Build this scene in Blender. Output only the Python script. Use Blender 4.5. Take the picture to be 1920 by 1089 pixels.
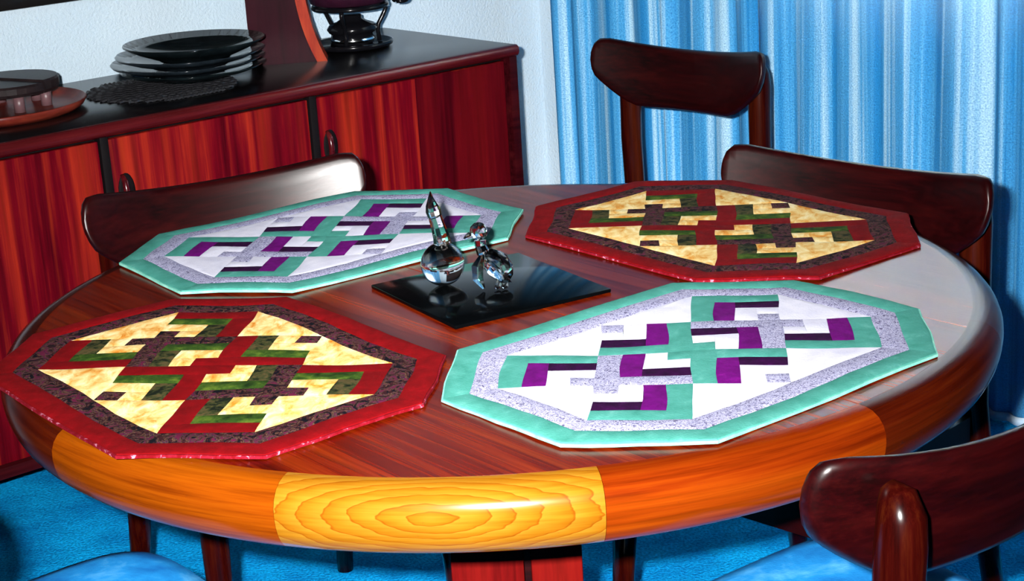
import bpy, bmesh, math, random
from mathutils import Vector, Matrix
random.seed(7)
R = math.radians
for o in list(bpy.data.objects):
    bpy.data.objects.remove(o)
scene = bpy.context.scene
COL = scene.collection

# ------------------------------------------------------------------ camera
TZ = 0.73                                   # table height
CAM_Z = TZ + 0.62629
FPX = 3293.5
PITCH, ROLL = R(16.91135), R(-3.54014)
cp, sp, cr, sr = math.cos(PITCH), math.sin(PITCH), math.cos(ROLL), math.sin(ROLL)
fwd = Vector((0, cp, -sp)); right0 = Vector((1, 0, 0)); up0 = Vector((0, sp, cp))
c_right = right0 * cr + up0 * sr
c_up = up0 * cr - right0 * sr
cam_d = bpy.data.cameras.new('camera')
cam_d.sensor_fit = 'HORIZONTAL'; cam_d.sensor_width = 36.0
cam_d.lens = 36.0 * FPX / 1920.0
cam_d.clip_start = 0.02; cam_d.clip_end = 60
cam = bpy.data.objects.new('camera', cam_d); COL.objects.link(cam)
rot = Matrix((c_right, c_up, -fwd)).transposed()
cam.matrix_world = Matrix.Translation((0, 0, CAM_Z)) @ rot.to_4x4()
scene.camera = cam

# ------------------------------------------------------------------ world (dim light of the rest of the room)
w = bpy.data.worlds.new('room_ambient'); scene.world = w; w.use_nodes = True
w.node_tree.nodes['Background'].inputs[0].default_value = (0.80, 0.90, 1.0, 1)
w.node_tree.nodes['Background'].inputs[1].default_value = 0.006

# ------------------------------------------------------------------ the camera's own flash, left of and a little above the lens
fl_d = bpy.data.lights.new('camera_flash', 'AREA')
fl_d.shape = 'RECTANGLE'; fl_d.size = 0.040; fl_d.size_y = 0.024
fl_d.spread = R(66); fl_d.energy = 42; fl_d.color = (1.0, 0.985, 0.96)
fl = bpy.data.objects.new('camera_flash', fl_d); COL.objects.link(fl)
fl.matrix_world = Matrix.Translation(Vector((0, 0, CAM_Z)) - c_right * 0.085 + c_up * 0.042 + fwd * 0.01) @ rot.to_4x4()

# ------------------------------------------------------------------ daylight outside the window that the curtains cover (z above 1.05 m)
UA = R(39.19)                                # the room's axes are turned against the camera
U = Vector((math.cos(UA), math.sin(UA), 0)); W = Vector((-math.sin(UA), math.cos(UA), 0))
def uw(u, v, z=0.0): return U * u + W * v + Vector((0, 0, z))
WIN = (1.70, 2.55, 1.05, 1.80)               # v0, v1, z0, z1 of the window
dl_d = bpy.data.lights.new('daylight', 'AREA'); dl_d.shape = 'RECTANGLE'
dl_d.size = WIN[1] - WIN[0]; dl_d.size_y = WIN[3] - WIN[2]; dl_d.energy = 360; dl_d.color = (1.0, .90, .74)
dl = bpy.data.objects.new('daylight', dl_d); COL.objects.link(dl)
zz_ = U; yy_ = Vector((0, 0, 1)); xx_ = yy_.cross(zz_)
dl.matrix_world = Matrix.Translation(uw(3.20, (WIN[0] + WIN[1]) / 2, (WIN[2] + WIN[3]) / 2)) @ Matrix((xx_, yy_, zz_)).transposed().to_4x4()

vs = scene.view_settings
vs.view_transform = 'Standard'; vs.look = 'None'; vs.exposure = 0.0; vs.gamma = 1.0
vs.use_curve_mapping = False

# ------------------------------------------------------------------ material helpers
def new_mat(name):
    m = bpy.data.materials.new(name); m.use_nodes = True
    nt = m.node_tree
    return m, nt, nt.nodes['Principled BSDF']
def setp(b, rough=0.5, spec=0.5, coat=0.0, sheen=0.0, metal=0.0):
    b.inputs['Roughness'].default_value = rough
    b.inputs['Specular IOR Level'].default_value = spec
    b.inputs['Coat Weight'].default_value = coat
    b.inputs['Sheen Weight'].default_value = sheen
    b.inputs['Metallic'].default_value = metal
def N(nt, t, **kw):
    n = nt.nodes.new(t)
    for k, v in kw.items():
        if k in n.inputs: n.inputs[k].default_value = v
        else: setattr(n, k, v)
    return n
def coords(nt, kind, scale, rotz=0.0, loc=(0, 0, 0)):
    tc = N(nt, 'ShaderNodeTexCoord'); mp = N(nt, 'ShaderNodeMapping')
    nt.links.new(tc.outputs[kind], mp.inputs['Vector'])
    mp.inputs['Scale'].default_value = scale
    mp.inputs['Rotation'].default_value = (0, 0, rotz)
    mp.inputs['Location'].default_value = loc
    return mp.outputs['Vector']
def ramp(nt, fac, stops):
    r = N(nt, 'ShaderNodeValToRGB')
    e = r.color_ramp.elements
    while len(e) < len(stops): e.new(0.5)
    for i, (p, c) in enumerate(stops):
        e[i].position = p; e[i].color = (*c, 1)
    nt.links.new(fac, r.inputs['Fac'])
    return r.outputs['Color']
def noise(nt, vec, scale, detail=4, rough=0.55, dist=0.0):
    n = N(nt, 'ShaderNodeTexNoise', Scale=scale, Detail=detail, Roughness=rough, Distortion=dist)
    if vec is not None: nt.links.new(vec, n.inputs['Vector'])
    return n.outputs['Fac']
def bump(nt, b, h, strength=0.2, dist=0.002):
    bp = N(nt, 'ShaderNodeBump', Strength=strength, Distance=dist)
    nt.links.new(h, bp.inputs['Height']); nt.links.new(bp.outputs['Normal'], b.inputs['Normal'])
def mixc(nt, fac, a, b, mode='MIX'):
    m = N(nt, 'ShaderNodeMix', data_type='RGBA', blend_type=mode)
    if isinstance(fac, (int, float)): m.inputs[0].default_value = fac
    else: nt.links.new(fac, m.inputs[0])
    for s, i in ((a, 6), (b, 7)):
        if isinstance(s, tuple): m.inputs[i].default_value = (*s, 1)
        else: nt.links.new(s, m.inputs[i])
    return m.outputs[2]

def wood(name, dark, mid, light, kind='Object', scale=(60, 2, 60), rotz=0.0, rough=0.3, spec=0.5, figure=1.0, coat=0.0, seed=0.0, bmp=.08):
    """stretched-noise wood grain; the small scale component runs along the grain"""
    m, nt, b = new_mat(name); setp(b, rough, spec, coat)
    b.inputs['Coat Roughness'].default_value = 0.12
    v = coords(nt, kind, scale, rotz, (seed, seed * .7, seed * .3))
    big = noise(nt, v, 0.35 * figure, 3, .5, .6)
    fine = noise(nt, v, 2.2, 6, .65, .2)
    c1 = ramp(nt, big, [(0.30, dark), (0.50, mid), (0.72, light)])
    c2 = ramp(nt, fine, [(0.36, tuple(x * .42 for x in dark)), (0.52, mid), (0.75, light)])
    c = mixc(nt, 0.45, c1, c2)
    nt.links.new(c, b.inputs['Base Color'])
    bump(nt, b, fine, bmp, .0006)
    return m
def plain(name, col, rough=.5, spec=.5, var=.15, scale=40, coat=0.0, metal=0.0):
    m, nt, b = new_mat(name); setp(b, rough, spec, coat, 0, metal)
    v = coords(nt, 'Object', (1, 1, 1))
    n = noise(nt, v, scale, 3)
    c = ramp(nt, n, [(.3, tuple(x * (1 - var) for x in col)), (.7, tuple(min(1, x * (1 + var)) for x in col))])
    nt.links.new(c, b.inputs['Base Color'])
    return m
def cloth(name, stops, scale=30, detail=5, dist=.3, kind='noise', bumps=.35, stretch=(1, 1, 1)):
    m, nt, b = new_mat(name); setp(b, .9, .05)
    v = coords(nt, 'Object', stretch)
    if kind == 'noise':
        f = noise(nt, v, scale, detail, .6, dist)
    else:
        f = noise(nt, v, scale, 2, .7, 2.5)
    nt.links.new(ramp(nt, f, stops), b.inputs['Base Color'])
    weave = noise(nt, v, 420, 2)
    bump(nt, b, weave, bumps, .0012)
    return m

M = {}
# table woods
M['top'] = wood('table_top_veneer', (.022, .0006, .0002), (.072, .0034, .0003), (.165, .020, .0015), scale=(105, 2.2, 105), rough=.22, spec=.11, bmp=.012)
def rimwood(name, d, m_, l, seed): return wood(name, d, m_, l, kind='UV', scale=(2.2, 70, 1), rough=.16, spec=.07, seed=seed)
M['rim_orange'] = rimwood('rim_orange_teak', (.075, .009, .0004), (.125, .024, .0006), (.18, .044, .0012), 1.3)
M['rim_red'] = rimwood('rim_red_teak', (.045, .0022, .0002), (.095, .010, .0005), (.160, .028, .0010), 4.1)
M['rim_dark'] = rimwood('rim_dark_teak', (.012, .0008, .0003), (.030, .0026, .0005), (.060, .009, .0012), 7.7)
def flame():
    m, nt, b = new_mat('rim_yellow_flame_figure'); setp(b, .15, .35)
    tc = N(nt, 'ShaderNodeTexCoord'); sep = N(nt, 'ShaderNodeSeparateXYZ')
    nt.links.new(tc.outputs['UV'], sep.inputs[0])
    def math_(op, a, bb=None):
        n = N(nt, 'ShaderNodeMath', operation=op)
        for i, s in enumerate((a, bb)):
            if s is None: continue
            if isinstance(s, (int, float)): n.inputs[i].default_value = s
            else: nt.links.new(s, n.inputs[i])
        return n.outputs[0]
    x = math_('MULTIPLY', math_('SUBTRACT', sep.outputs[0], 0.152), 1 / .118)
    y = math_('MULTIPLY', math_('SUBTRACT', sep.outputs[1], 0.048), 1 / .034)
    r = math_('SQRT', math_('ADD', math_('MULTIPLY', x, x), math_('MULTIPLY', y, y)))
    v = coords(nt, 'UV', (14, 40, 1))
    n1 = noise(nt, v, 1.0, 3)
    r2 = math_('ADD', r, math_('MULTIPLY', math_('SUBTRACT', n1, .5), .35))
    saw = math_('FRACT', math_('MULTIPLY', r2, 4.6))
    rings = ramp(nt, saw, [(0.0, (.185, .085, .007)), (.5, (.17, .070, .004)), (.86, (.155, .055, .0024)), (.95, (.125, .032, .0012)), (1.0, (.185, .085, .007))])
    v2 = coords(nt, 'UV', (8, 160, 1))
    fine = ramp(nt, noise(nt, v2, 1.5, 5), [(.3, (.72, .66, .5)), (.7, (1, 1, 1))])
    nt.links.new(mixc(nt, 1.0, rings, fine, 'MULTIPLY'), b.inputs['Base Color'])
    return m
M['rim_flame'] = flame()
M['pedestal'] = wood('pedestal_red_wood', (.04, .001, .001), (.09, .002, .002), (.15, .006, .003), scale=(30, 30, 2), rough=.4, spec=.05)
# sideboard and chairs
M['side_door'] = wood('sideboard_rosewood_veneer', (.018, .0002, .0022), (.095, .0010, .0050), (.34, .026, .007), scale=(30, 30, 1.0), rough=.4, spec=.04, figure=1.6)
M['side_door_dark'] = wood('sideboard_darker_door_face', (.012, .0002, .0014), (.045, .0006, .0028), (.11, .003, .004), scale=(26, 26, 1.0), rough=.4, spec=.04, figure=1.3, seed=3.3)
M['side_case'] = wood('sideboard_dark_case', (.008, .0004, .001), (.022, .0012, .0025), (.045, .004, .005), scale=(2, 40, 40), rough=.3, spec=.08)
M['side_top'] = wood('sideboard_blackened_top', (.0008, .0007, .0008), (.002, .0016, .002), (.005, .004, .0045), scale=(2, 50, 50), rough=.25, spec=.22)
M['side_edge'] = wood('sideboard_edge_lipping', (.018, .0006, .0018), (.042, .0020, .0040), (.09, .010, .009), scale=(2, 60, 60), rough=.20, spec=.3)
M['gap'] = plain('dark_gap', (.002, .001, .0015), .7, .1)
M['chair'] = wood('chair_dark_stained_teak', (.0020, .00002, .0001), (.0085, .0001, .0004), (.0210, .0011, .0010), scale=(3, 70, 70), rough=.34, spec=.26)
M['chair_leg'] = wood('chair_leg_teak', (.006, .0002, .0002), (.017, .0010, .0006), (.048, .0075, .0015), scale=(60, 60, 3), rough=.20, spec=.15)
M['seat'] = cloth('blue_seat_fabric', [(.35, (.006, .11, .36)), (.55, (.012, .20, .52)), (.75, (.09, .36, .66))], 14, 4)
# mats
M['white'] = cloth('mat_white_cotton', [(.3, (.36, .36, .45)), (.6, (.44, .44, .52)), (.8, (.50, .50, .56))], 30)
M['lav'] = cloth('mat_lavender_print', [(.40, (.06, .055, .11)), (.46, (.24, .24, .35)), (.54, (.32, .32, .43)), (.60, (.10, .095, .18))], 150, 2, 2.0, 'print')
M['teal'] = cloth('mat_teal_cotton', [(.3, (.028, .15, .122)), (.6, (.045, .195, .165)), (.8, (.085, .26, .23))], 45)
M['purple'] = cloth('mat_purple_cotton', [(.3, (.055, .0005, .065)), (.6, (.085, .001, .10)), (.8, (.13, .003, .14))], 70)
M['plum'] = cloth('mat_dark_plum_cotton', [(.3, (.007, .0004, .010)), (.6, (.018, .0008, .024)), (.8, (.04, .002, .05))], 70)
M['red'] = cloth('mat_red_cotton', [(.3, (.075, .0003, .0010)), (.6, (.11, .0004, .0016)), (.8, (.155, .0008, .003))], 60)
M['yellow'] = cloth('mat_yellow_batik', [(.30, (.40, .13, .010)), (.40, (.46, .25, .06)), (.54, (.54, .40, .17)), (.68, (.60, .53, .32))], 34, 4, .6, stretch=(1, 1.8, 1))
M['green'] = cloth('mat_green_batik', [(.3, (.004, .013, .002)), (.5, (.018, .042, .005)), (.72, (.060, .095, .010))], 60)
M['olive'] = cloth('mat_dark_olive_print', [(.40, (.004, .006, .003)), (.50, (.022, .026, .008)), (.60, (.050, .036, .014))], 90)
M['darkprint'] = cloth('mat_dark_floral_print', [(.40, (.002, .002, .004)), (.45, (.030, .006, .007)), (.485, (.003, .003, .005)), (.525, (.085, .038, .022)), (.56, (.005, .007, .016)), (.61, (.060, .005, .020))], 58, 2, 2.0, 'print')
M['back_red'] = cloth('mat_backing_pink', [(.42, (.09, .001, .003)), (.60, (.13, .004, .012)), (.66, (.34, .14, .20)), (.72, (.09, .001, .003))], 120)
M['back_teal'] = cloth('mat_backing_teal', [(.4, (.10, .32, .26)), (.7, (.20, .42, .36))], 60)
# room
def wallmat():
    m, nt, b = new_mat('white_plaster'); setp(b, .75, .25)
    v = coords(nt, 'Object', (1, 1, 1))
    n = noise(nt, v, 160, 3); n2 = noise(nt, v, 2.5, 2)
    nt.links.new(ramp(nt, n2, [(.3, (.42, .53, .62)), (.7, (.50, .60, .68))]), b.inputs['Base Color'])
    bump(nt, b, n, .6, .005)
    return m
M['wall'] = wallmat()
def carpetmat():
    m, nt, b = new_mat('blue_carpet'); setp(b, .95, .03)
    v = coords(nt, 'Object', (1, 1, 1))
    n1 = noise(nt, v, 9, 4); n2 = noise(nt, v, 190, 3)
    c1 = ramp(nt, n1, [(.35, (.002, .24, .58)), (.65, (.004, .42, .86))])
    c2 = ramp(nt, n2, [(.35, (.45, .55, .65)), (.65, (1.1, 1.1, 1.1))])
    nt.links.new(mixc(nt, 1.0, c1, c2, 'MULTIPLY'), b.inputs['Base Color'])
    bump(nt, b, n2, .8, .006)
    return m
M['carpet'] = carpetmat()
def curtainmat():
    m, nt, b = new_mat('blue_slub_curtain'); setp(b, .9, .05)
    v = coords(nt, 'UV', (9, .25, 1))
    n1 = noise(nt, v, 1.2, 4, .6)
    v2 = coords(nt, 'UV', (120, 300, 1))
    n2 = noise(nt, v2, 1.0, 3)
    c1 = ramp(nt, n1, [(.38, (.020, .24, .58)), (.50, (.085, .40, .76)), (.62, (.46, .74, .95))])  # slub streaks; contrast raised to paint lighter and darker folds as well
    c2 = ramp(nt, n2, [(.32, (.40, .60, .72)), (.68, (1.45, 1.30, 1.20))])
    nt.links.new(mixc(nt, 1.0, c1, c2, 'MULTIPLY'), b.inputs['Base Color'])
    bump(nt, b, n2, .5, .003)
    tl = N(nt, 'ShaderNodeBsdfTranslucent'); mx = N(nt, 'ShaderNodeMixShader'); mx.inputs[0].default_value = .30
    tl.inputs['Color'].default_value = (.80, .83, .82, 1)
    nt.links.new(b.outputs[0], mx.inputs[1]); nt.links.new(tl.outputs[0], mx.inputs[2])
    nt.links.new(mx.outputs[0], nt.nodes['Material Output'].inputs['Surface'])
    return m
M['curtain'] = curtainmat()
M['hem'] = cloth('curtain_hem_pale', [(.3, (.45, .62, .78)), (.7, (.66, .80, .92))], 60)
M['winframe'] = plain('white_window_paint', (.7, .72, .74), .4, .4, .05)
def panemat():
    m, nt, b = new_mat('window_glass')
    tr = N(nt, 'ShaderNodeBsdfTransparent'); gl = N(nt, 'ShaderNodeBsdfGlossy', Roughness=.02); mx = N(nt, 'ShaderNodeMixShader')
    v = coords(nt, 'Object', (1, 1, 1))
    nt.links.new(ramp(nt, noise(nt, v, 3, 2), [(.3, (.90, .93, .93)), (.7, (.94, .96, .96))]), tr.inputs['Color'])
    mx.inputs[0].default_value = .07
    nt.links.new(tr.outputs[0], mx.inputs[1]); nt.links.new(gl.outputs[0], mx.inputs[2])
    nt.links.new(mx.outputs[0], nt.nodes['Material Output'].inputs['Surface'])
    return m
M['pane'] = panemat()
# small things
M['blackglaze'] = plain('black_glossy_glaze', (.003, .005, .006), .08, .12, .4, 25)
M['sheenglaze'] = plain('dark_glaze_wall_sheen', (.006, .009, .012), .12, .18, .4, 60)  # dark glaze, bluish tone put in for the wall's reflection on the rims
M['blackmetal'] = plain('black_enamelled_metal', (.003, .003, .004), .16, .18)
M['chrome'] = plain('bright_metal', (.75, .78, .8), .12, .5, .05, 20, 0, 1.0)
M['potred'] = plain('dark_purple_enamel', (.020, .004, .012), .25, .5)
M['stand_face'] = wood('stand_dark_face', (.010, .0008, .003), (.016, .0012, .0045), (.024, .002, .006), scale=(40, 40, 2), rough=.3, spec=.03)
M['stand_edge'] = wood('stand_orange_edge', (.12, .008, .005), (.25, .022, .010), (.42, .075, .022), scale=(20, 20, 3), rough=.3, spec=.05)
M['woven'] = plain('black_woven', (.010, .010, .012), .4, .5, .9, 300)
M['traywood'] = wood('tray_brown_wood', (.04, .003, .003), (.09, .010, .007), (.20, .035, .016), scale=(4, 40, 40), rough=.35, spec=.1)
M['slab'] = wood('dark_grey_brown_wood', (.006, .004, .005), (.014, .009, .010), (.03, .019, .018), scale=(6, 50, 50), rough=.4, spec=.1)
M['post'] = plain('pale_pinkish_wood', (.10, .05, .056), .4, .4)
M['frame'] = plain('black_picture_frame', (.004, .003, .003), .4, .3)
M['canvas'] = plain('unseen_dark_canvas', (.012, .006, .007), .6, .2, .5, 8)
M['tile'] = plain('black_polished_tile', (.0006, .0008, .001), .10, .07, .3, 10)
def glassmat():
    m, nt, b = new_mat('cut_crystal'); setp(b, 0.0, .5)
    b.inputs['Transmission Weight'].default_value = 1.0; b.inputs['IOR'].default_value = 1.56
    v = coords(nt, 'Object', (1, 1, 1))
    nt.links.new(ramp(nt, noise(nt, v, 20, 2), [(.3, (.97, .985, 1)), (.7, (1, 1, 1))]), b.inputs['Base Color'])
    return m
M['glass'] = glassmat()

# ------------------------------------------------------------------ object helpers
def tag(o, label=None, cat=None, group=None, kind=None):
    if label: o['label'] = label
    if cat: o['category'] = cat
    if group: o['group'] = group
    if kind: o['kind'] = kind
    return o
def empty(name, loc=(0, 0, 0), rz=0.0):
    o = bpy.data.objects.new(name, None); COL.objects.link(o)
    o.location = loc; o.rotation_euler = (0, 0, rz); o.empty_display_size = .05
    return o
def mesh_data(name, verts, faces, mat, smooth=False, uvs=None):
    me = bpy.data.meshes.new(name); me.from_pydata([tuple(v) for v in verts], [], faces)
    me.materials.append(mat)
    if uvs:
        lay = me.uv_layers.new(name='UVMap')
        for lp in me.loops: lay.data[lp.index].uv = uvs[lp.vertex_index]
    if smooth: me.polygons.foreach_set('use_smooth', [True] * len(me.polygons))
    me.update()
    return me
def link(name, me, parent=None, loc=None, rz=None):
    o = bpy.data.objects.new(name, me); COL.objects.link(o)
    if parent: o.parent = parent
    if loc: o.location = loc
    if rz is not None: o.rotation_euler = (0, 0, rz)
    return o
def obj(name, verts, faces, mat, parent=None, smooth=False, uvs=None, loc=None, rz=None):
    return link(name, mesh_data(name, verts, faces, mat, smooth, uvs), parent, loc, rz)
def from_bm(name, bm, mat, parent=None, smooth=False, loc=None, rz=None):
    bmesh.ops.recalc_face_normals(bm, faces=bm.faces[:])
    me = bpy.data.meshes.new(name); bm.to_mesh(me); bm.free(); me.materials.append(mat)
    if smooth: me.polygons.foreach_set('use_smooth', [True] * len(me.polygons))
    return link(name, me, parent, loc, rz)
def sharp_smooth(o, ang=35):
    me = o.data
    me.polygons.foreach_set('use_smooth', [True] * len(me.polygons))
    try: me.set_sharp_from_angle(angle=R(ang))
    except Exception: pass
    return o
def box(name, lo, hi, mat, parent=None, bev=0.0, seg=2, loc=None, rz=None):
    bm = bmesh.new(); bmesh.ops.create_cube(bm, size=1)
    for v in bm.verts:
        for i in range(3): v.co[i] = lo[i] + (v.co[i] + .5) * (hi[i] - lo[i])
    if bev: bmesh.ops.bevel(bm, geom=bm.edges[:], offset=bev, segments=seg, affect='EDGES', profile=.5)
    o = from_bm(name, bm, mat, parent, False, loc, rz)
    if bev: sharp_smooth(o, 40)
    return o
def loft(rings, closed=True, cap=True):
    """rings of equal point count -> verts, faces"""
    n = len(rings[0]); V = [p for r in rings for p in r]; F = []
    for i in range(len(rings) - 1):
        for j in range(n if closed else n - 1):
            k = (j + 1) % n
            F.append((i * n + j, i * n + k, (i + 1) * n + k, (i + 1) * n + j))
    if cap:
        F.append(tuple(reversed(range(n)))); F.append(tuple((len(rings) - 1) * n + j for j in range(n)))
    return V, F
def lathe(profile, seg=32, arc=2 * math.pi, wob=None):
    full = abs(arc - 2 * math.pi) < 1e-6
    V, F = [], []
    m = len(profile); ns = seg if full else seg + 1
    for i in range(ns):
        a = arc * i / seg
        for j, (r, z) in enumerate(profile):
            k = wob(a, j) if wob else 1.0
            V.append((r * k * math.cos(a), r * k * math.sin(a), z))
    for i in range(seg):
        i2 = (i + 1) % ns
        for j in range(m - 1):
            F.append((i * m + j, i2 * m + j, i2 * m + j + 1, i * m + j + 1))
    return V, F
def tube(path, radii, seg=12, cap=True, squash=1.0):
    """round tube along a list of points"""
    rings = []
    P = [Vector(p) for p in path]
    for i, p in enumerate(P):
        d = (P[min(i + 1, len(P) - 1)] - P[max(i - 1, 0)]).normalized()
        a = Vector((1, 0, 0)) if abs(d.x) < .8 else Vector((0, 1, 0))
        s = d.cross(a).normalized(); t = d.cross(s).normalized()
        r = radii[i] if isinstance(radii, (list, tuple)) else radii
        rings.append([p + (s * math.cos(2 * math.pi * k / seg) * squash + t * math.sin(2 * math.pi * k / seg)) * r for k in range(seg)])
    return loft(rings, True, cap)

# ================================================================== the room
WALL_V = 2.952 + 0.502                       # wall behind the sideboard
WALL_U = 2.965                               # wall behind the curtains
def slab_uv(name, u0, u1, v0, v1, z0, z1, mat):
    V = [uw(u, v, z) for z in (z0, z1) for (u, v) in ((u0, v0), (u1, v0), (u1, v1), (u0, v1))]
    F = [(3, 2, 1, 0), (4, 5, 6, 7), (0, 1, 5, 4), (1, 2, 6, 5), (2, 3, 7, 6), (3, 0, 4, 7)]
    return tag(obj(name, V, F, mat), kind='structure')
tag(slab_uv('floor', -2.2, WALL_U, -1.8, WALL_V, -.06, 0, M['carpet']), 'blue plush carpet floor')
tag(slab_uv('wall_back', -2.2, WALL_U + .12, WALL_V, WALL_V + .12, -.06, 2.5, M['wall']), 'white plaster wall behind the sideboard')
def wall_with_hole():
    vs_ = [-1.8, WIN[0], WIN[1], WALL_V]; zs = [-.06, WIN[2], WIN[3], 2.5]
    bm = bmesh.new()
    for i in range(3):
        for j in range(3):
            if i == 1 and j == 1: continue
            for u in (WALL_U, WALL_U + .12):
                bm.faces.new([bm.verts.new(uw(u, a, b)) for a, b in ((vs_[i], zs[j]), (vs_[i + 1], zs[j]), (vs_[i + 1], zs[j + 1]), (vs_[i], zs[j + 1]))])
    for (a, b) in (((WIN[0], WIN[2]), (WIN[1], WIN[2])), ((WIN[1], WIN[2]), (WIN[1], WIN[3])), ((WIN[1], WIN[3]), (WIN[0], WIN[3])), ((WIN[0], WIN[3]), (WIN[0], WIN[2])), ((-1.8, -.06), (WALL_V, -.06)), ((WALL_V, -.06), (WALL_V, 2.5)), ((WALL_V, 2.5), (-1.8, 2.5)), ((-1.8, 2.5), (-1.8, -.06))):
        bm.faces.new([bm.verts.new(uw(u, p[0], p[1])) for u, p in ((WALL_U, a), (WALL_U, b), (WALL_U + .12, b), (WALL_U + .12, a))])
    bmesh.ops.remove_doubles(bm, verts=bm.verts[:], dist=1e-5)
    return from_bm('wall_right', bm, M['wall'])
tag(wall_with_hole(), 'white plaster wall behind the blue curtains', kind='structure')
win = empty('window_1', uw(WALL_U + .06, (WIN[0] + WIN[1]) / 2, WIN[2]), UA + R(90)); tag(win, 'window hidden behind the blue curtains', kind='structure')
hw_, hh_ = (WIN[1] - WIN[0]) / 2, WIN[3] - WIN[2]
for (a, b) in (((-hw_, -.02, 0), (hw_, .02, .045)), ((-hw_, -.02, hh_ - .045), (hw_, .02, hh_)), ((-hw_, -.02, .046), (-hw_ + .045, .02, hh_ - .046)), ((hw_ - .045, -.02, .046), (hw_, .02, hh_ - .046)), ((-.02, -.02, .046), (.02, .02, hh_ - .046))):
    box('window_frame', a, b, M['winframe'], win, .003)
for (a, b) in (((-hw_ + .046, -.003, .046), (-.021, .003, hh_ - .046)), ((.021, -.003, .046), (hw_ - .046, .003, hh_ - .046))):
    box('pane', a, b, M['pane'], win)

# ------------------------------------------------------------------ curtains (two panels of gathered cloth)
def curtain(v0, v1, seed, label):
    rnd = random.Random(seed)
    n = int((v0 - v1) / .006); zs = [0.012, .05, .12, .35, .7, 1.0, 1.4, 1.9, 2.35]
    folds = []; s = 0.0; L = v0 - v1
    while s < L:
        wd = rnd.choice([.05, .065, .08, .10, .13]); folds.append((s, wd, rnd.uniform(.010, .026))); s += wd
    def off(s, z):
        for (a, wd, am) in folds:
            if a <= s < a + wd:
                t = (s - a) / wd
                return am * math.sin(math.pi * t) ** 1.2 * (0.75 + .35 * (1 - z / 2.35)) + .004 * math.sin(60 * s + 2 * z)
        return 0
    V, F, UV = [], [], []
    m = len(zs)
    for i in range(n + 1):
        s = L * i / n
        for z in zs:
            drift = .008 * math.sin(9 * s + seed) * (1 - z / 2.35)
            V.append(uw(2.868 - off(s, z) - drift, v0 - s + .01 * math.sin(17 * s + 1.3 * z) , z)); UV.append((s * 3, z))
    for i in range(n):
        for j in range(m - 1):
            F.append((i * m + j, (i + 1) * m + j, (i + 1) * m + j + 1, i * m + j + 1))
    o = empty('curtain', uw(2.868, (v0 + v1) / 2, 0)); tag(o, label, 'curtain', 'gathered blue curtain panels')
    me_o = obj('drape', [Vector(p) - o.location for p in V], F, M['curtain'], o, True, UV)
    sol = me_o.modifiers.new('thickness', 'SOLIDIFY'); sol.thickness = .0025; sol.offset = -1
    Vh, Fh = [], []
    for i in range(n + 1):
        s = L * i / n
        for k, z in enumerate((.004, .022)):
            drift = .008 * math.sin(9 * s + seed) * (1 - z / 2.35)
            Vh.append(uw(2.868 - off(s, .012) - drift - .004, v0 - s + .01 * math.sin(17 * s), z) - o.location)
    for i in range(n): Fh.append((i * 2, i * 2 + 2, i * 2 + 3, i * 2 + 1))
    h = obj('hem', Vh, Fh, M['hem'], o, True)
    sol = h.modifiers.new('thickness', 'SOLIDIFY'); sol.thickness = .003
    return o
curtain(3.285, 2.602, 3, 'narrow light blue curtain panel hanging behind the spare chair next to the white wall')
curtain(2.600, 0.9, 11, 'wide light blue curtain panel behind the table reaching the right edge of the picture')

# ================================================================== dining table
TC = Vector((-.016, 2.043, 0)); TROT = R(38.6)
table = empty('dining_table', TC, TROT)
tag(table, 'round teak dining table with thick rounded rim on a central pedestal', 'table')
RI = .557
for s in (-1, 1):
    n = 72; pts = []
    for i in range(n + 1):
        a = -math.pi / 2 + math.pi * i / n
        pts.append((s * (max(RI * math.cos(a), 0) + .0009), RI * math.sin(a)))
    if s < 0: pts = pts[::-1]
    V = [(x, y, TZ) for x, y in pts] + [(x, y, TZ - .03) for x, y in pts]
    k = len(pts)
    F = [tuple(range(k)), tuple(reversed(range(k, 2 * k)))] + [(i, i + k, (i + 1) % k + k, (i + 1) % k) for i in range(k)]
    tag(obj('tabletop_half', V, F, M['top'], table), 'red-brown veneered half of the round top')
# rim: twelve bullnose segments of 30 degrees
prof = [(RI + .0002, TZ - .055), (RI + .0002, TZ - .0001), (.566, TZ - .0004), (.575, TZ - .0026), (.583, TZ - .0075), (.5885, TZ - .0145), (.5915, TZ - .023), (.592, TZ - .032), (.5908, TZ - .042), (.5882, TZ - .051), (.5838, TZ - .0595), (.5775, TZ - .0665), (.575, TZ - .0680), (.53, TZ - .0680), (.53, TZ - .055)]
plen = [0]
for i in range(1, len(prof)): plen.append(plen[-1] + math.hypot(prof[i][0] - prof[i - 1][0], prof[i][1] - prof[i - 1][1]))
v_of = [p - plen[1] for p in plen]
names = {8: 'rim_flame'}
rim_order = ['rim_dark', 'rim_red', 'rim_orange', 'rim_dark', 'rim_red', 'rim_orange', 'rim_dark', 'rim_red', 'rim_orange', 'rim_flame', 'rim_orange', 'rim_red']
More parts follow.
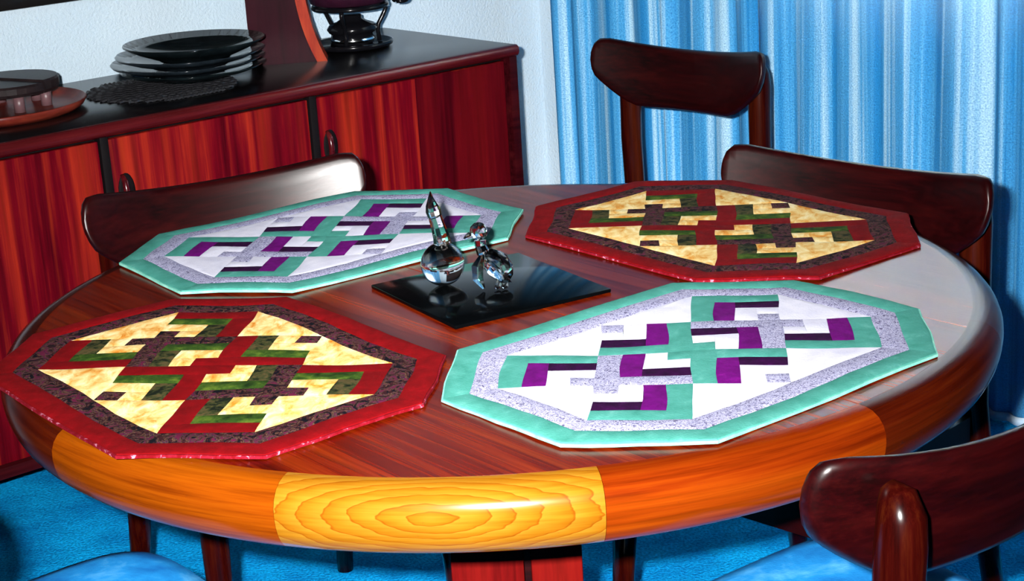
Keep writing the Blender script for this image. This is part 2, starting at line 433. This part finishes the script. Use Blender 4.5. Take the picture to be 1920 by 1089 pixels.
# joints at world angles -51.4 + 30 k  -> local -90 + 30 k
for k in range(12):
    a0 = R(-90 + 30 * k); a1 = a0 + R(30); gap = .00035
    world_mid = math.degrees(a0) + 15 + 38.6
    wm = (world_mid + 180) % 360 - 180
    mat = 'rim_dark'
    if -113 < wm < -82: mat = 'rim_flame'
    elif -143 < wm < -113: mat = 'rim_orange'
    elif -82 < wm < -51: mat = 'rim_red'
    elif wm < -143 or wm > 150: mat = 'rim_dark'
    seg = 14; m = len(prof); V, F, UV = [], [], []
    for i in range(seg + 1):
        t = i / seg; a = a0 + gap + (a1 - a0 - 2 * gap) * t
        for j, (r, z) in enumerate(prof):
            V.append((r * math.cos(a), r * math.sin(a), z)); UV.append((t * R(30) * .59, v_of[j]))
    for i in range(seg):
        for j in range(m - 1): F.append((i * m + j, (i + 1) * m + j, (i + 1) * m + j + 1, i * m + j + 1))
        F.append((i * m + m - 1, (i + 1) * m + m - 1, (i + 1) * m, i * m))
    F.append(tuple(range(m))); F.append(tuple(reversed([seg * m + j for j in range(m)])))
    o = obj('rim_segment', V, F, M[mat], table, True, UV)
    bmx = bmesh.new(); bmx.from_mesh(o.data); bmesh.ops.recalc_face_normals(bmx, faces=bmx.faces[:]); bmx.to_mesh(o.data); bmx.free()
    sharp_smooth(o, 40)
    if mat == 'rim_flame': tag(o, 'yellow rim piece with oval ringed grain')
# bearer under the top and pedestal
box('under_frame', (-.30, -.05, TZ - .075), (.30, .05, TZ - .0305), M['chair'], table, .004)
box('under_frame', (-.05, -.30, TZ - .074), (.05, .30, TZ - .0310), M['chair'], table, .004)
pr = R(-38.6)     # the pedestal faces the camera
ped = box('pedestal_core', (-.070, -.060, .05), (.070, .060, TZ - .076), M['chair'], table, .004, rz=pr)
box('pedestal_board', (-.080, -.078, .05), (.010, -.0605, TZ - .077), M['pedestal'], table, .003, rz=pr)
box('pedestal_board', (.0185, -.078, .05), (.082, -.0605, TZ - .077), M['pedestal'], table, .003, rz=pr)
box('pedestal_board', (-.080, .0605, .05), (.010, .078, TZ - .077), M['pedestal'], table, .003, rz=pr)
box('pedestal_board', (.0185, .0605, .05), (.082, .078, TZ - .077), M['pedestal'], table, .003, rz=pr)
for k in range(4):
    a = R(45 + 90 * k)
    rings = []
    for (d, hw, z0, z1) in ((.05, .035, .0, .085), (.18, .033, .0, .070), (.30, .028, .0, .045), (.34, .020, .0, .030)):
        c, s = math.cos(a), math.sin(a)
        rings.append([(d * c - y * s, d * s + y * c, z) for (y, z) in ((-hw, z0), (hw, z0), (hw, z1), (-hw, z1))])
    V, F = loft(rings)
    obj('pedestal_foot', V, F, M['chair'], table)

# ================================================================== chairs
def build_chair_meshes():
    D = []
    # curved back rail: shaped plank, ends tapered from below and swept up a little
    nx, nz = 28, 8; front, back = [], []
    HW = .228; SAG = .056; T = .019
    def outline(x):
        t = abs(x) / HW
        top = .752 + .017 * min(1, (t / .85)) ** 2
        bot = .629 + (.0 if t < .50 else .072 * ((t - .50) / .50) ** 1.5)
        # rounded end
        if t > .93:
            q = math.sqrt(max(0, 1 - ((t - .93) / .07) ** 2))
            mid = .735; top = mid + (top - mid) * (0.05 + .95 * q); bot = mid - (mid - bot) * (0.18 + .82 * q)
        return top, bot
    def yb(x, z): return SAG * (x / HW) ** 2 - (z - .70) * .20
    xs = [-HW * math.cos(math.pi * i / nx) for i in range(nx + 1)]
    rings = []
    for x in xs:
        top, bot = outline(x); h = top - bot; ring = []
        m = 5
        e = min(1.0, h / .06)
        t = T * (.45 + .55 * e) * .5
        er = min(.009, h * .3)
        # ring goes up the front face, over the top, down the back
        for k in range(m + 1):
            z = bot + er + (h - 2 * er) * k / m; ring.append((x, yb(x, z) + t, z))
        for k in range(1, 4):
            a = math.pi * k / 4; z = top - er + er * math.sin(a); ring.append((x, yb(x, z) + t * math.cos(a), z))
        for k in range(m + 1):
            z = top - er - (h - 2 * er) * k / m; ring.append((x, yb(x, z) - t, z))
        for k in range(1, 4):
            a = math.pi * k / 4; z = bot + er - er * math.sin(a); ring.append((x, yb(x, z) - t * math.cos(a), z))
        rings.append(ring)
    V, F = loft(rings); D.append(('back_rail', mesh_data('back_rail', V, F, M['chair'], True)))
    bmx = bmesh.new(); bmx.from_mesh(D[-1][1]); bmesh.ops.recalc_face_normals(bmx, faces=bmx.faces[:]); bmx.to_mesh(D[-1][1]); bmx.free()
    # rear legs: rounded top leaning on the back of the rail
    for s in (-1, 1):
        path = [(s * .185, -.085, 0), (s * .178, -.045, .20), (s * .172, -.010, .42), (s * .174, -.006, .55), (s * .173, -.007, .64), (s * .172, -.009, .69), (s * .171, -.0085, .715), (s * .170, -.002, .733), (s * .170, .008, .741)]
        rad = [.014, .018, .022, .0225, .023, .0235, .022, .018, .008]
        V, F = tube(path, rad, 16)
        me = mesh_data('rear_leg', V, F, M['chair_leg'], True); D.append(('rear_leg', me))
    for s in (-1, 1):
        V, F = tube([(s * .188, .385, 0), (s * .182, .365, .25), (s * .178, .352, .40), (s * .177, .352, .428)], [.012, .018, .0215, .020], 16)
        D.append(('front_leg', mesh_data('front_leg', V, F, M['chair_leg'], True)))
    # aprons
    def bar(a, b, z0, z1, t, nm):
        a, b = Vector((*a, 0)), Vector((*b, 0)); d = (b - a).normalized(); p = Vector((-d.y, d.x, 0)) * t / 2
        rings = [[q + p + Vector((0, 0, z0)), q - p + Vector((0, 0, z0)), q - p + Vector((0, 0, z1)), q + p + Vector((0, 0, z1))] for q in (a, b)]
        V, F = loft(rings); D.append((nm, mesh_data(nm, V, F, M['chair'])))
    bar((-.165, .353), (.165, .353), .335, .405, .022, 'front_apron')
    bar((-.158, .005), (.158, .005), .345, .405, .022, 'rear_apron')
    bar((-.172, .015), (-.178, .345), .345, .405, .020, 'side_apron')
    bar((.172, .015), (.178, .345), .345, .405, .020, 'side_apron')
    # upholstered seat
    def plan(t):            # superellipse-like trapezoid
        c, s = math.cos(t), math.sin(t)
        x = math.copysign(abs(c) ** .42, c); y = math.copysign(abs(s) ** .42, s)
        return (x * (.205 + .018 * y), .205 + y * .200)
    rings = []
    for (k, z) in ((.90, .4055), (.97, .412), (1.0, .430), (.985, .448), (.93, .460), (.80, .468), (.55, .472), (.25, .473), (.02, .473)):
        ring = []
        for i in range(48):
            x, y = plan(2 * math.pi * i / 48)
            ring.append((x * k, .205 + (y - .205) * k, z))
        rings.append(ring)
    V, F = loft(rings); D.append(('seat', mesh_data('seat', V, F, M['seat'], True)))
    return D
CH = build_chair_meshes()
def chair(o_xy, facing_deg, label):
    """placed by the foot of the rail's middle; local +y is the way the chair faces"""
    r = empty('dining_chair', (o_xy[0], o_xy[1], 0), R(facing_deg - 90))
    tag(r, label, 'chair', 'dining chairs around the table')
    for nm, me in CH: link(nm, me, r)
    return r
chair((.450, 1.482), 127.5, 'dark teak dining chair seen from behind at the lower right of the table')
chair((-.668, 1.600), 36, 'dining chair at the near left of the table, only its blue seat showing')
chair((.531, 2.501), -135, 'black-brown dining chair tucked behind the far red mat before the curtain')
chair((-.448, 2.671), -62.1, 'dark dining chair before the sideboard with a white glare on its backrest')
chair((.396, 3.610), -136, 'black spare dining chair standing apart against the blue curtain')

# ================================================================== quilted table mats
BS = .1
def mat_height(x, y, ph):
    r = math.hypot(x, y)
    return .0018 * math.sin(19 * x + ph) * math.cos(17 * y - ph) + .010 * max(0, (r - .14)) ** 1.0 * (.5 + .5 * math.sin(3 * math.atan2(y, x) + ph))
def warp(x, y, ph):
    return (x + .0010 * math.sin(38 * y + ph) + .0008 * math.sin(90 * x + 60 * y + 2 * ph), y + .0015 * math.sin(33 * x + 1.7 * ph) + .0008 * math.sin(80 * x - 70 * y + ph))
def patch_mesh(nm, quad, mat, base, puff, ph, nx=None, ny=None, skirt=.003):
    """four corners (block units) -> a padded piece of cloth with turned-down edges"""
    q = [Vector((a * BS, b * BS, 0)) for a, b in quad]
    lx = max((q[1] - q[0]).length, (q[2] - q[3]).length); ly = max((q[3] - q[0]).length, (q[2] - q[1]).length)
    nx = nx or max(3, min(10, int(lx / .014))); ny = ny or max(3, min(8, int(ly / .014)))
    def ts(n): return [0, .12] + [.12 + .76 * i / (n - 2) for i in range(1, n - 2)] + [.88, 1] if n > 3 else [0, .15, .85, 1]
    X, Y = ts(nx), ts(ny); V, F = [], []
    for y in Y:
        for x in X:
            p = q[0] * (1 - x) * (1 - y) + q[1] * x * (1 - y) + q[2] * x * y + q[3] * (1 - x) * y
            e = min(x, 1 - x, y, 1 - y)
            h = puff * (0 if e < 1e-6 else 1)
            V.append((*warp(p.x, p.y, ph), base + h + mat_height(p.x, p.y, ph)))
    kx = len(X); ky = len(Y)
    for j in range(ky - 1):
        for i in range(kx - 1):
            F.append((j * kx + i, j * kx + i + 1, (j + 1) * kx + i + 1, (j + 1) * kx + i))
    rim = [i for i in range(kx)] + [j * kx + kx - 1 for j in range(1, ky)] + [(ky - 1) * kx + i for i in range(kx - 2, -1, -1)] + [j * kx for j in range(ky - 2, 0, -1)]
    b0 = len(V)
    for i in rim: x, y, z = V[i]; V.append((x, y, z - skirt))
    for t in range(len(rim)):
        t2 = (t + 1) % len(rim); F.append((rim[t], b0 + t, b0 + t2, rim[t2]))
    F.append(tuple(b0 + t for t in reversed(range(len(rim)))))
    me = mesh_data(nm, V, F, M[mat], True)
    me.set_sharp_from_angle(angle=R(50))
    return me
OCT = [(0, 2), (1, 2), (2, 1), (2, 0), (0, -2), (-1, -2), (-2, -1), (-2, 0)]
def offset_oct(d):
    n = len(OCT); P = [Vector(p) for p in OCT]; out = []
    for i in range(n):
        a, b, c = P[i - 1], P[i], P[(i + 1) % n]
        d1, d2 = (b - a).normalized(), (c - b).normalized()
        n1, n2 = Vector((-d1.y, d1.x)), Vector((-d2.y, d2.x))
        bis = (n1 + n2).normalized()
        out.append(b + bis * d / bis.dot(n1))
    return [tuple(p) for p in out]
# block rows of the log-cabin pinwheel: (x0, y0, corner, reversed)
BLOCKS = [(0, 1, 'TL', 0), (-1, 0, 'BR', 0), (0, 0, 'TR', 1), (0, -1, 'TL', 0), (1, 0, 'BR', 0), (-2, -1, 'TL', 0), (-1, -1, 'BL', 1), (-1, -2, 'BR', 0)]
FILL = [((-2, 0), (-1, 0), (-1, 1)), ((-1, 1), (0, 1), (0, 2)), ((1, 1), (2, 1), (1, 2)), ((2, 0), (1, 0), (1, -1)), ((1, -1), (0, -1), (0, -2)), ((-1, -1), (-2, -1), (-1, -2))]
def block_patches(x0, y0, corner, rev, pal):
    a = [0, .26, .50, .75, 1.0]
    seq = [pal['outer'], (pal['mid'], pal['mid2']), pal['inner'], pal['last']]
    if rev: seq = [pal['last'], (pal['mid'], pal['mid2']), pal['inner'], pal['outer']]
    out = []
    # corner at top-left in local coordinates: l = distance from the left, t = distance from the top
    def put(l0, l1, t0, t1, m):
        if corner[1] == 'L': xa, xb = l0, l1
        else: xa, xb = 1 - l1, 1 - l0
        if corner[0] == 'T': ya, yb = 1 - t1, 1 - t0
        else: ya, yb = t0, t1
        out.append((((x0 + xa, y0 + ya), (x0 + xb, y0 + ya), (x0 + xb, y0 + yb), (x0 + xa, y0 + yb)), m))
    for i in range(3):
        s = seq[i]; s1, s2 = s if isinstance(s, tuple) else (s, s)
        put(a[i], a[i + 1], a[i], 1, s1)                 # upright leg of the L
        put(a[i + 1], 1, a[i], a[i + 1], s2)             # flat leg
    put(a[3], 1, a[3], 1, seq[3])
    return out
PAL = {'teal': dict(outer='teal', mid='purple', mid2='plum', inner='white', last='lav', fill='white', print='lav', border='teal', back='back_teal'),
       'red': dict(outer='red', mid='green', mid2='olive', inner='yellow', last='darkprint', fill='yellow', print='darkprint', border='red', back='back_red')}
def mat_thing(x, y, deg, pal, ph, label):
    p = PAL[pal]
    r = empty('table_mat', (x, y, TZ + .0006), R(deg)); tag(r, label, 'placemat', pal + ' quilted octagonal mats')
    base = .0048
    # backing and padding
    o1, o2, o3 = offset_oct(.565), offset_oct(.545), offset_oct(.27)
    def octo(P):
        pts = []
        for i in range(8):
            a, b = Vector(P[i]), Vector(P[(i + 1) % 8])
            for k in range(6):
                q = a.lerp(b, k / 6) * BS
                q = Vector(warp(q.x, q.y, ph))
                pts.append(q)
        return pts
    ring = octo(o1); inner = octo(offset_oct(.0))
    V = [(q.x, q.y, max(.0004, mat_height(q.x, q.y, ph) * .9 + .0005)) for q in ring] + [(q.x, q.y, base - .0012 + mat_height(q.x, q.y, ph)) for q in ring] + [(q.x * .9, q.y * .9, .0008) for q in inner]
    n = len(ring); F = [tuple(reversed(range(n)))]
    for i in range(n):
        j = (i + 1) % n
        F += [(i, j, n + j, n + i), (n + i, n + j, 2 * n + j, 2 * n + i)]
    F.append(tuple(2 * n + i for i in range(n)))
    obj('backing', V, F, M[p['back']], r, False)
    for i in range(8):
        j = (i + 1) % 8
        link('border_strip', patch_mesh('border_strip', [o2[i], o2[j], o3[j], o3[i]][::-1] if 0 else [o2[j], o2[i], o3[i], o3[j]], p['border'], base, .0010, ph, 10, 4, .0035), r)
        link('print_strip', patch_mesh('print_strip', [o3[j], o3[i], OCT[i], OCT[j]], p['print'], base, .0007, ph, 10, 4), r)
    for b in BLOCKS:
        for quad, m in block_patches(*b, p):
            link('patch', patch_mesh('patch', quad, m, base, .0006, ph), r)
    for t in FILL:
        link('patch', patch_mesh('patch', [t[0], t[1], t[2], t[2]], p['fill'], base, .0006, ph, 8, 6), r)
    return r
mat_thing(.1880, 1.7774, -6.39, 'teal', .4, 'teal and white quilted mat nearest the viewer at the right')
mat_thing(-.2509, 2.3581, -9.92, 'teal', 2.1, 'teal and white quilted mat at the far left in front of the sideboard chair')
mat_thing(-.3330, 1.8273, -7.75 + 90, 'red', 3.7, 'red and yellow quilted mat at the near left of the table')
mat_thing(.2805, 2.2892, -7.33 + 90, 'red', 5.2, 'red and yellow quilted mat at the far right near the curtain')

# ================================================================== black tile with two crystal birds
tile = box('mirror_tile', (-.108, -.108, 0), (.108, .108, .005), M['tile'], None, .0012, 2, loc=(-.028, 2.066, TZ), rz=R(-60))
tag(tile, 'polished black square tile in the middle of the table', 'tile')
TT = TZ + .005
def facet(name, V, F, parent, loc=None): return obj(name, V, F, M['glass'], parent, False, None, loc)
def ico(name, c, rad, sub, parent, scale=(1, 1, 1), rotm=None):
    bm = bmesh.new(); bmesh.ops.create_icosphere(bm, subdivisions=sub, radius=rad)
    for v in bm.verts:
        p = Vector((v.co.x * scale[0], v.co.y * scale[1], v.co.z * scale[2]))
        if rotm: p = rotm @ p
        v.co = p + Vector(c)
    return from_bm(name, bm, M['glass'], parent)
def spindle(name, pts, rad, seg, parent, squash=1.0):
    V, F = tube(pts, rad, seg, True, squash); return facet(name, V, F, parent)
b1 = empty('crystal_bird', (-.0835, 2.085, TT)); tag(b1, 'clear crystal bird with ball body and long neck pointing straight up', 'figurine', 'crystal birds on the black tile')
sharp_smooth(ico('body', (0, 0, .0272), .0272, 4, b1), 60)
spindle('neck', [(.002, .002, .0525), (.001, .001, .062), (-.002, .001, .075), (-.005, 0, .088)], [.0115, .0105, .0092, .0085], 7, b1)
spindle('head', [(-.005, 0, .0885), (-.0065, 0, .096), (-.008, 0, .103), (-.0085, -.001, .112), (-.0085, -.001, .120)], [.0088, .0098, .0075, .0035, .0006], 7, b1)
b2 = empty('crystal_bird', (-.030, 2.060, TT)); tag(b2, 'smaller clear crystal bird with round head and folded wings', 'figurine', 'crystal birds on the black tile')
ico('head', (-.006, .004, .0715), .0115, 2, b2)
spindle('beak', [(-.0165, .000, .069), (-.0215, -.002, .0668), (-.025, -.003, .065)], [.004, .0028, .0005], 5, b2)
spindle('neck', [(-.005, .004, .0600), (-.005, .003, .053), (-.002, .002, .044)], [.0075, .0070, .0085], 7, b2)
rm = Matrix.Rotation(R(-38), 3, 'Y')
ico('body', (.0145, .0, .0285), .0165, 2, b2, (1.0, .95, 1.45), rm)
spindle('wing', [(-.004, -.004, .042), (-.010, -.008, .030), (-.0105, -.010, .016), (-.004, -.010, .003)], [.004, .0085, .0075, .002], 6, b2, .5)
spindle('wing', [(.000, -.013, .040), (.012, -.016, .026), (.022, -.016, .015), (.030, -.014, .010)], [.003, .007, .0065, .001], 6, b2, .5)
for dx in (0, .009):
    spindle('foot', [(.016 + dx, -.004, .010), (.013 + dx, -.009, .004), (.010 + dx, -.013, .0025)], [.0035, .0042, .0022], 6, b2, .7)

# ================================================================== sideboard
SBF = U * 2.4647 + W * 2.9518               # front right top corner, plan
SL, SD, SH = 1.78, .494, .75
sb = empty('sideboard', (SBF.x, SBF.y, 0), UA)   # local x along the front (negative to the left), y back
tag(sb, 'long dark rosewood sideboard with sliding doors along the white wall', 'sideboard')
box('top', (-SL, .010, SH - .024), (0, SD, SH), M['side_top'], sb, .002)
Vp = [(0.010, SH - .026), (.002, SH - .025), (-.004, SH - .019), (-.0055, SH - .012), (-.004, SH - .005), (.002, SH - .0005), (.010, SH)]
rings = [[(x, y, z) for (y, z) in Vp] for x in (-SL, 0)]
V, F = loft(rings); tag(sharp_smooth(obj('front_edge', V, F, M['side_edge'], sb), 50), 'rounded reddish front lipping')
box('end_panel', (-.022, .004, .13), (0, SD, SH - .0245), M['side_case'], sb, .002)
box('end_panel', (-SL, .004, .13), (-SL + .022, SD, SH - .0245), M['side_case'], sb, .002)
box('bottom_panel', (-SL + .0225, .004, .13), (-.0225, SD, .152), M['side_case'], sb, .001)
box('back_panel', (-SL + .0225, SD - .012, .1525), (-.0225, SD - .002, SH - .0245), M['side_case'], sb)
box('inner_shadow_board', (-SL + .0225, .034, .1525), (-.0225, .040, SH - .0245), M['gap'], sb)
xs = [(-.527, -.030), (-.994, -.548), (-1.385, -1.015), (-1.750, -1.406)]
for i, (x0, x1) in enumerate(xs):
    d = box('door', (x0, .016, .154), (x1, .032, SH - .034), M['side_door'], sb, .001)
    if i == 0:
        for nm, a0_, a1_, mm in (('door_face', -.5265, -.2755, 'side_door'), ('door_face', -.275, -.0305, 'side_door_dark')):
            box(nm, (a0_, .0145, .1545), (a1_, .0159, SH - .0345), M[mm], d)  # door faced in two parts, the right one darker
    # carved pull near the left side of each door
    hx = x0 + .012
    bm = bmesh.new(); bmesh.ops.create_uvsphere(bm, u_segments=16, v_segments=10, radius=1)
    for v in bm.verts: v.co = Vector((hx + .014 + v.co.x * .018, .0148 + v.co.y * .003, .612 + v.co.z * .036))
    from_bm('pull_recess', bm, M['gap'], d, True)
    V, F = tube([(hx + .006, .012, .578), (hx + .006, .002, .590), (hx + .006, -.001, .612), (hx + .006, .002, .634), (hx + .006, .012, .646)], [.004, .006, .0065, .006, .004], 10)
    obj('pull', V, F, M['side_edge'], d, True)
for x in (-.5375, -1.0045, -1.3955):
    box('divider', (x - .0085, .010, .1525), (x + .0085, .0335, SH - .0245), M['gap'], sb, .001)
for x in (-.12, -SL + .12):
    for y in (.08, SD - .08):
        V, F = tube([(x, y, 0), (x, y, .1295)], [.014, .020], 14); obj('leg', V, F, M['side_case'], sb, True)

# ------------------------------------------------------------------ things on the sideboard (positions along / behind its front edge)
def on_sb(x, y, z=0.0): return tuple(SBF + U * x + W * y + Vector((0, 0, SH + z)))
ZA = UA
# woven mat under the plates
V = []; F = []
def woven_mat():
    r = empty('woven_mat', on_sb(-.752, .235), ZA); tag(r, 'black woven mat under the dark plates on the sideboard', 'mat')
    n = 13
    for i in range(n):
        y = -.135 + .27 * i / (n - 1); L = math.sqrt(max(.0004, .150 ** 2 - y ** 2 * 1.0)); pts = []; k = 26
        for j in range(k + 1):
            x = -L + 2 * L * j / k; pts.append((x, y, .004 + .0016 * math.sin(j * math.pi + i * math.pi + math.pi / 2)))
        V, F = tube(pts, .0062, 6, True, 1.0); obj('woven_strand', [(a, b, max(c * .62, .0001)) for a, b, c in V], F, M['woven'], r, False)
    return r
woven_mat()
def dish(name, loc, rad, h, mat, label, cat, grp=None, wob=None, depth=.55, thick=.0045):
    pr = [(0.0, .0), (rad * .50, .0), (rad * .52, .003), (rad * .80, h * .55), (rad, h), (rad * .995, h + thick * .6), (rad * .78, h * .55 + thick), (rad * .5, .003 + thick), (0.0, .003 + thick)]
    V, F = lathe(pr, 40, wob=wob); o = obj(name, V, F, mat, None, True, None, loc, ZA); tag(o, label, cat, grp)
    return o
sx, sy = -.655, .255
z = .0085
wv = lambda a, j: 1 + .018 * math.sin(7 * a + j)
dish('plate', on_sb(sx - .010, sy, z), .150, .022, M['blackglaze'], 'black plate at the bottom of the stack on the sideboard', 'plate', 'stacked dark dishes', wv); z += .0125
dish('plate', on_sb(sx - .018, sy + .004, z), .158, .024, M['sheenglaze'], 'blue-grey plate, lower of the two pale rims in the dish stack', 'plate', 'stacked dark dishes', wv); z += .0130
dish('plate', on_sb(sx - .012, sy + .002, z), .153, .026, M['sheenglaze'], 'blue-grey plate, upper of the two pale rims in the dish stack', 'plate', 'stacked dark dishes', wv); z += .0130
dish('bowl', on_sb(sx, sy, z), .146, .034, M['blackglaze'], 'wide glossy black bowl on top of the stacked dishes', 'bowl', 'stacked dark dishes')

# wooden stand with a curved foot
st = empty('wooden_stand', on_sb(-.420, .262), ZA - R(39.19) + R(4)); tag(st, 'dark wooden stand with curved orange edge between plates and burner', 'stand')
ed = []
for i in range(15):
    t = i / 14; zz = .26 * t; ed.append((.020 + .040 * (1 - t) ** 3, zz))
Lft = -.085
Vs = [(Lft, -.006, 0)] + [(x - .004, -.006, zz) for x, zz in ed] + [(Lft, -.006, .26)]
k = len(Vs); Vb = [(x, .060, zz) for x, y, zz in Vs]
F = [tuple(range(k)), tuple(reversed(range(k, 2 * k)))] + [(i, k + i, k + (i + 1) % k, (i + 1) % k) for i in range(k)]
o = obj('side_panel', Vs + Vb, F, M['stand_face'], st)
bmx = bmesh.new(); bmx.from_mesh(o.data); bmesh.ops.recalc_face_normals(bmx, faces=bmx.faces[:]); bmx.to_mesh(o.data); bmx.free()
rings = []
for x, zz in ed: rings.append([(x - .0035, -.010, zz), (x + .019, -.010, zz), (x + .019, .060, zz), (x - .0035, .060, zz)])
V, F = loft(rings); o = obj('curved_edge', V, F, M['stand_edge'], st); tag(o, 'orange curved edge strip')
bmx = bmesh.new(); bmx.from_mesh(o.data); bmesh.ops.recalc_face_normals(bmx, faces=bmx.faces[:]); bmx.to_mesh(o.data); bmx.free()

# fondue burner set
fd = empty('fondue_set', on_sb(-.215, .318), 0); tag(fd, 'black metal fondue set with burner and looped handle on the sideboard', 'fondue set')
V, F = lathe([(0, .0), (.080, .0), (.089, .004), (.091, .013), (.086, .0135), (.078, .006), (0, .006)], 40); obj('tray', V, F, M['blackmetal'], fd, True)
V, F = lathe([(0, .0065), (.044, .0065), (.048, .012), (.048, .022), (.045, .030), (.052, .034), (.057, .042), (.050, .052), (.033, .058), (.024, .064), (.024, .071), (.021, .073), (0, .073)], 32); obj('burner', V, F, M['blackmetal'], fd, True)
V, F = lathe([(.0485, .014), (.0505, .018), (.0485, .022)], 32); obj('burner_band', V, F, M['chrome'], fd, True)
for a in (-100, 20, 140):
    a = R(a); c, s = math.cos(a), math.sin(a)
    V, F = tube([(r * c, r * s, zz) for r, zz in ((.062, .0075), (.060, .030), (.062, .045), (.075, .065), (.083, .080), (.080, .0905))], .0052, 10); obj('stand_leg', V, F, M['blackmetal'], fd, True)
V, F = lathe([(.072, .088), (.086, .088), (.088, .092), (.086, .097), (.072, .097), (.072, .088)], 40); obj('support_ring', V, F, M['blackmetal'], fd, True)
V, F = lathe([(0, .0975), (.076, .0975), (.088, .103), (.094, .120), (.096, .155), (.092, .156), (.088, .122), (.080, .106), (0, .104)], 40); obj('pot', V, F, M['potred'], fd, True)
loop = []
for i in range(13):
    a = math.pi * 2 * i / 12; loop.append((.098 + .022 * (1 - math.cos(a)) * .7, -.012 * math.sin(a) * .8, .100 + .006 * math.sin(a)))
V, F = tube(loop, .0045, 8); obj('handle', V, F, M['blackmetal'], fd, True)

# round wooden tray and the split wooden box on it
V, F = lathe([(0, 0), (.155, 0), (.168, .008), (.175, .020), (.171, .0215), (.163, .011), (.152, .006), (0, .006)], 48)
tr = tag(obj('serving_tray', V, F, M['traywood'], None, True, None, on_sb(-1.085, .290), ZA), 'round brown wooden tray at the left end of the sideboard', 'tray')
bx = empty('wooden_box', on_sb(-1.050, .300, .0064), ZA + R(20)); tag(bx, 'dark round wooden box with split lid on the brown tray', 'box')
for s in (-1, 1):
    pts = []
    for i in range(17):
        a = -math.pi / 2 + math.pi * i / 16; pts.append((s * (max(0, .098 * math.cos(a)) + .002), .098 * math.sin(a)))
    if s < 0: pts = pts[::-1]
    k = len(pts); z0, z1 = .032, .053 + (.004 if s > 0 else 0)
    V = [(x * .96, y * .96, z0) for x, y in pts] + [(x, y, z0 + .006) for x, y in pts] + [(x, y, z1 - .004) for x, y in pts] + [(x * .97, y * .97, z1) for x, y in pts]
    F = [tuple(reversed(range(k)))] + [(L * k + i, L * k + (i + 1) % k, (L + 1) * k + (i + 1) % k, (L + 1) * k + i) for L in range(3) for i in range(k)] + [tuple(3 * k + i for i in range(k))]
    obj('lid_half', V, F, M['slab'], bx)
for a in range(0, 360, 60):
    V, F = tube([(.072 * math.cos(R(a)), .072 * math.sin(R(a)), 0), (.072 * math.cos(R(a)), .072 * math.sin(R(a)), .0318)], .011, 12); obj('post', V, F, M['post'], bx, True)

# dark picture low on the wall, its unseen extent enlarged to darken tabletop reflections
pf = empty('picture', on_sb(-1.05, SD + .006, .170), ZA); tag(pf, 'black-framed dark picture hanging on the wall above the tray, its unseen part enlarged', 'picture')
pw, ph_ = .88, 1.05
box('canvas', (-pw + .04, -.020, .04), (pw - .04, -.008, ph_ - .04), M['canvas'], pf)
box('frame_bar', (-pw, -.030, 0), (pw, 0, .0395), M['frame'], pf, .003)
box('frame_bar', (-pw, -.030, ph_ - .0395), (pw, 0, ph_), M['frame'], pf, .003)
box('frame_bar', (-pw, -.029, .040), (-pw + .0395, 0, ph_ - .040), M['frame'], pf, .003)
box('frame_bar', (pw - .0395, -.029, .040), (pw, 0, ph_ - .040), M['frame'], pf, .003)
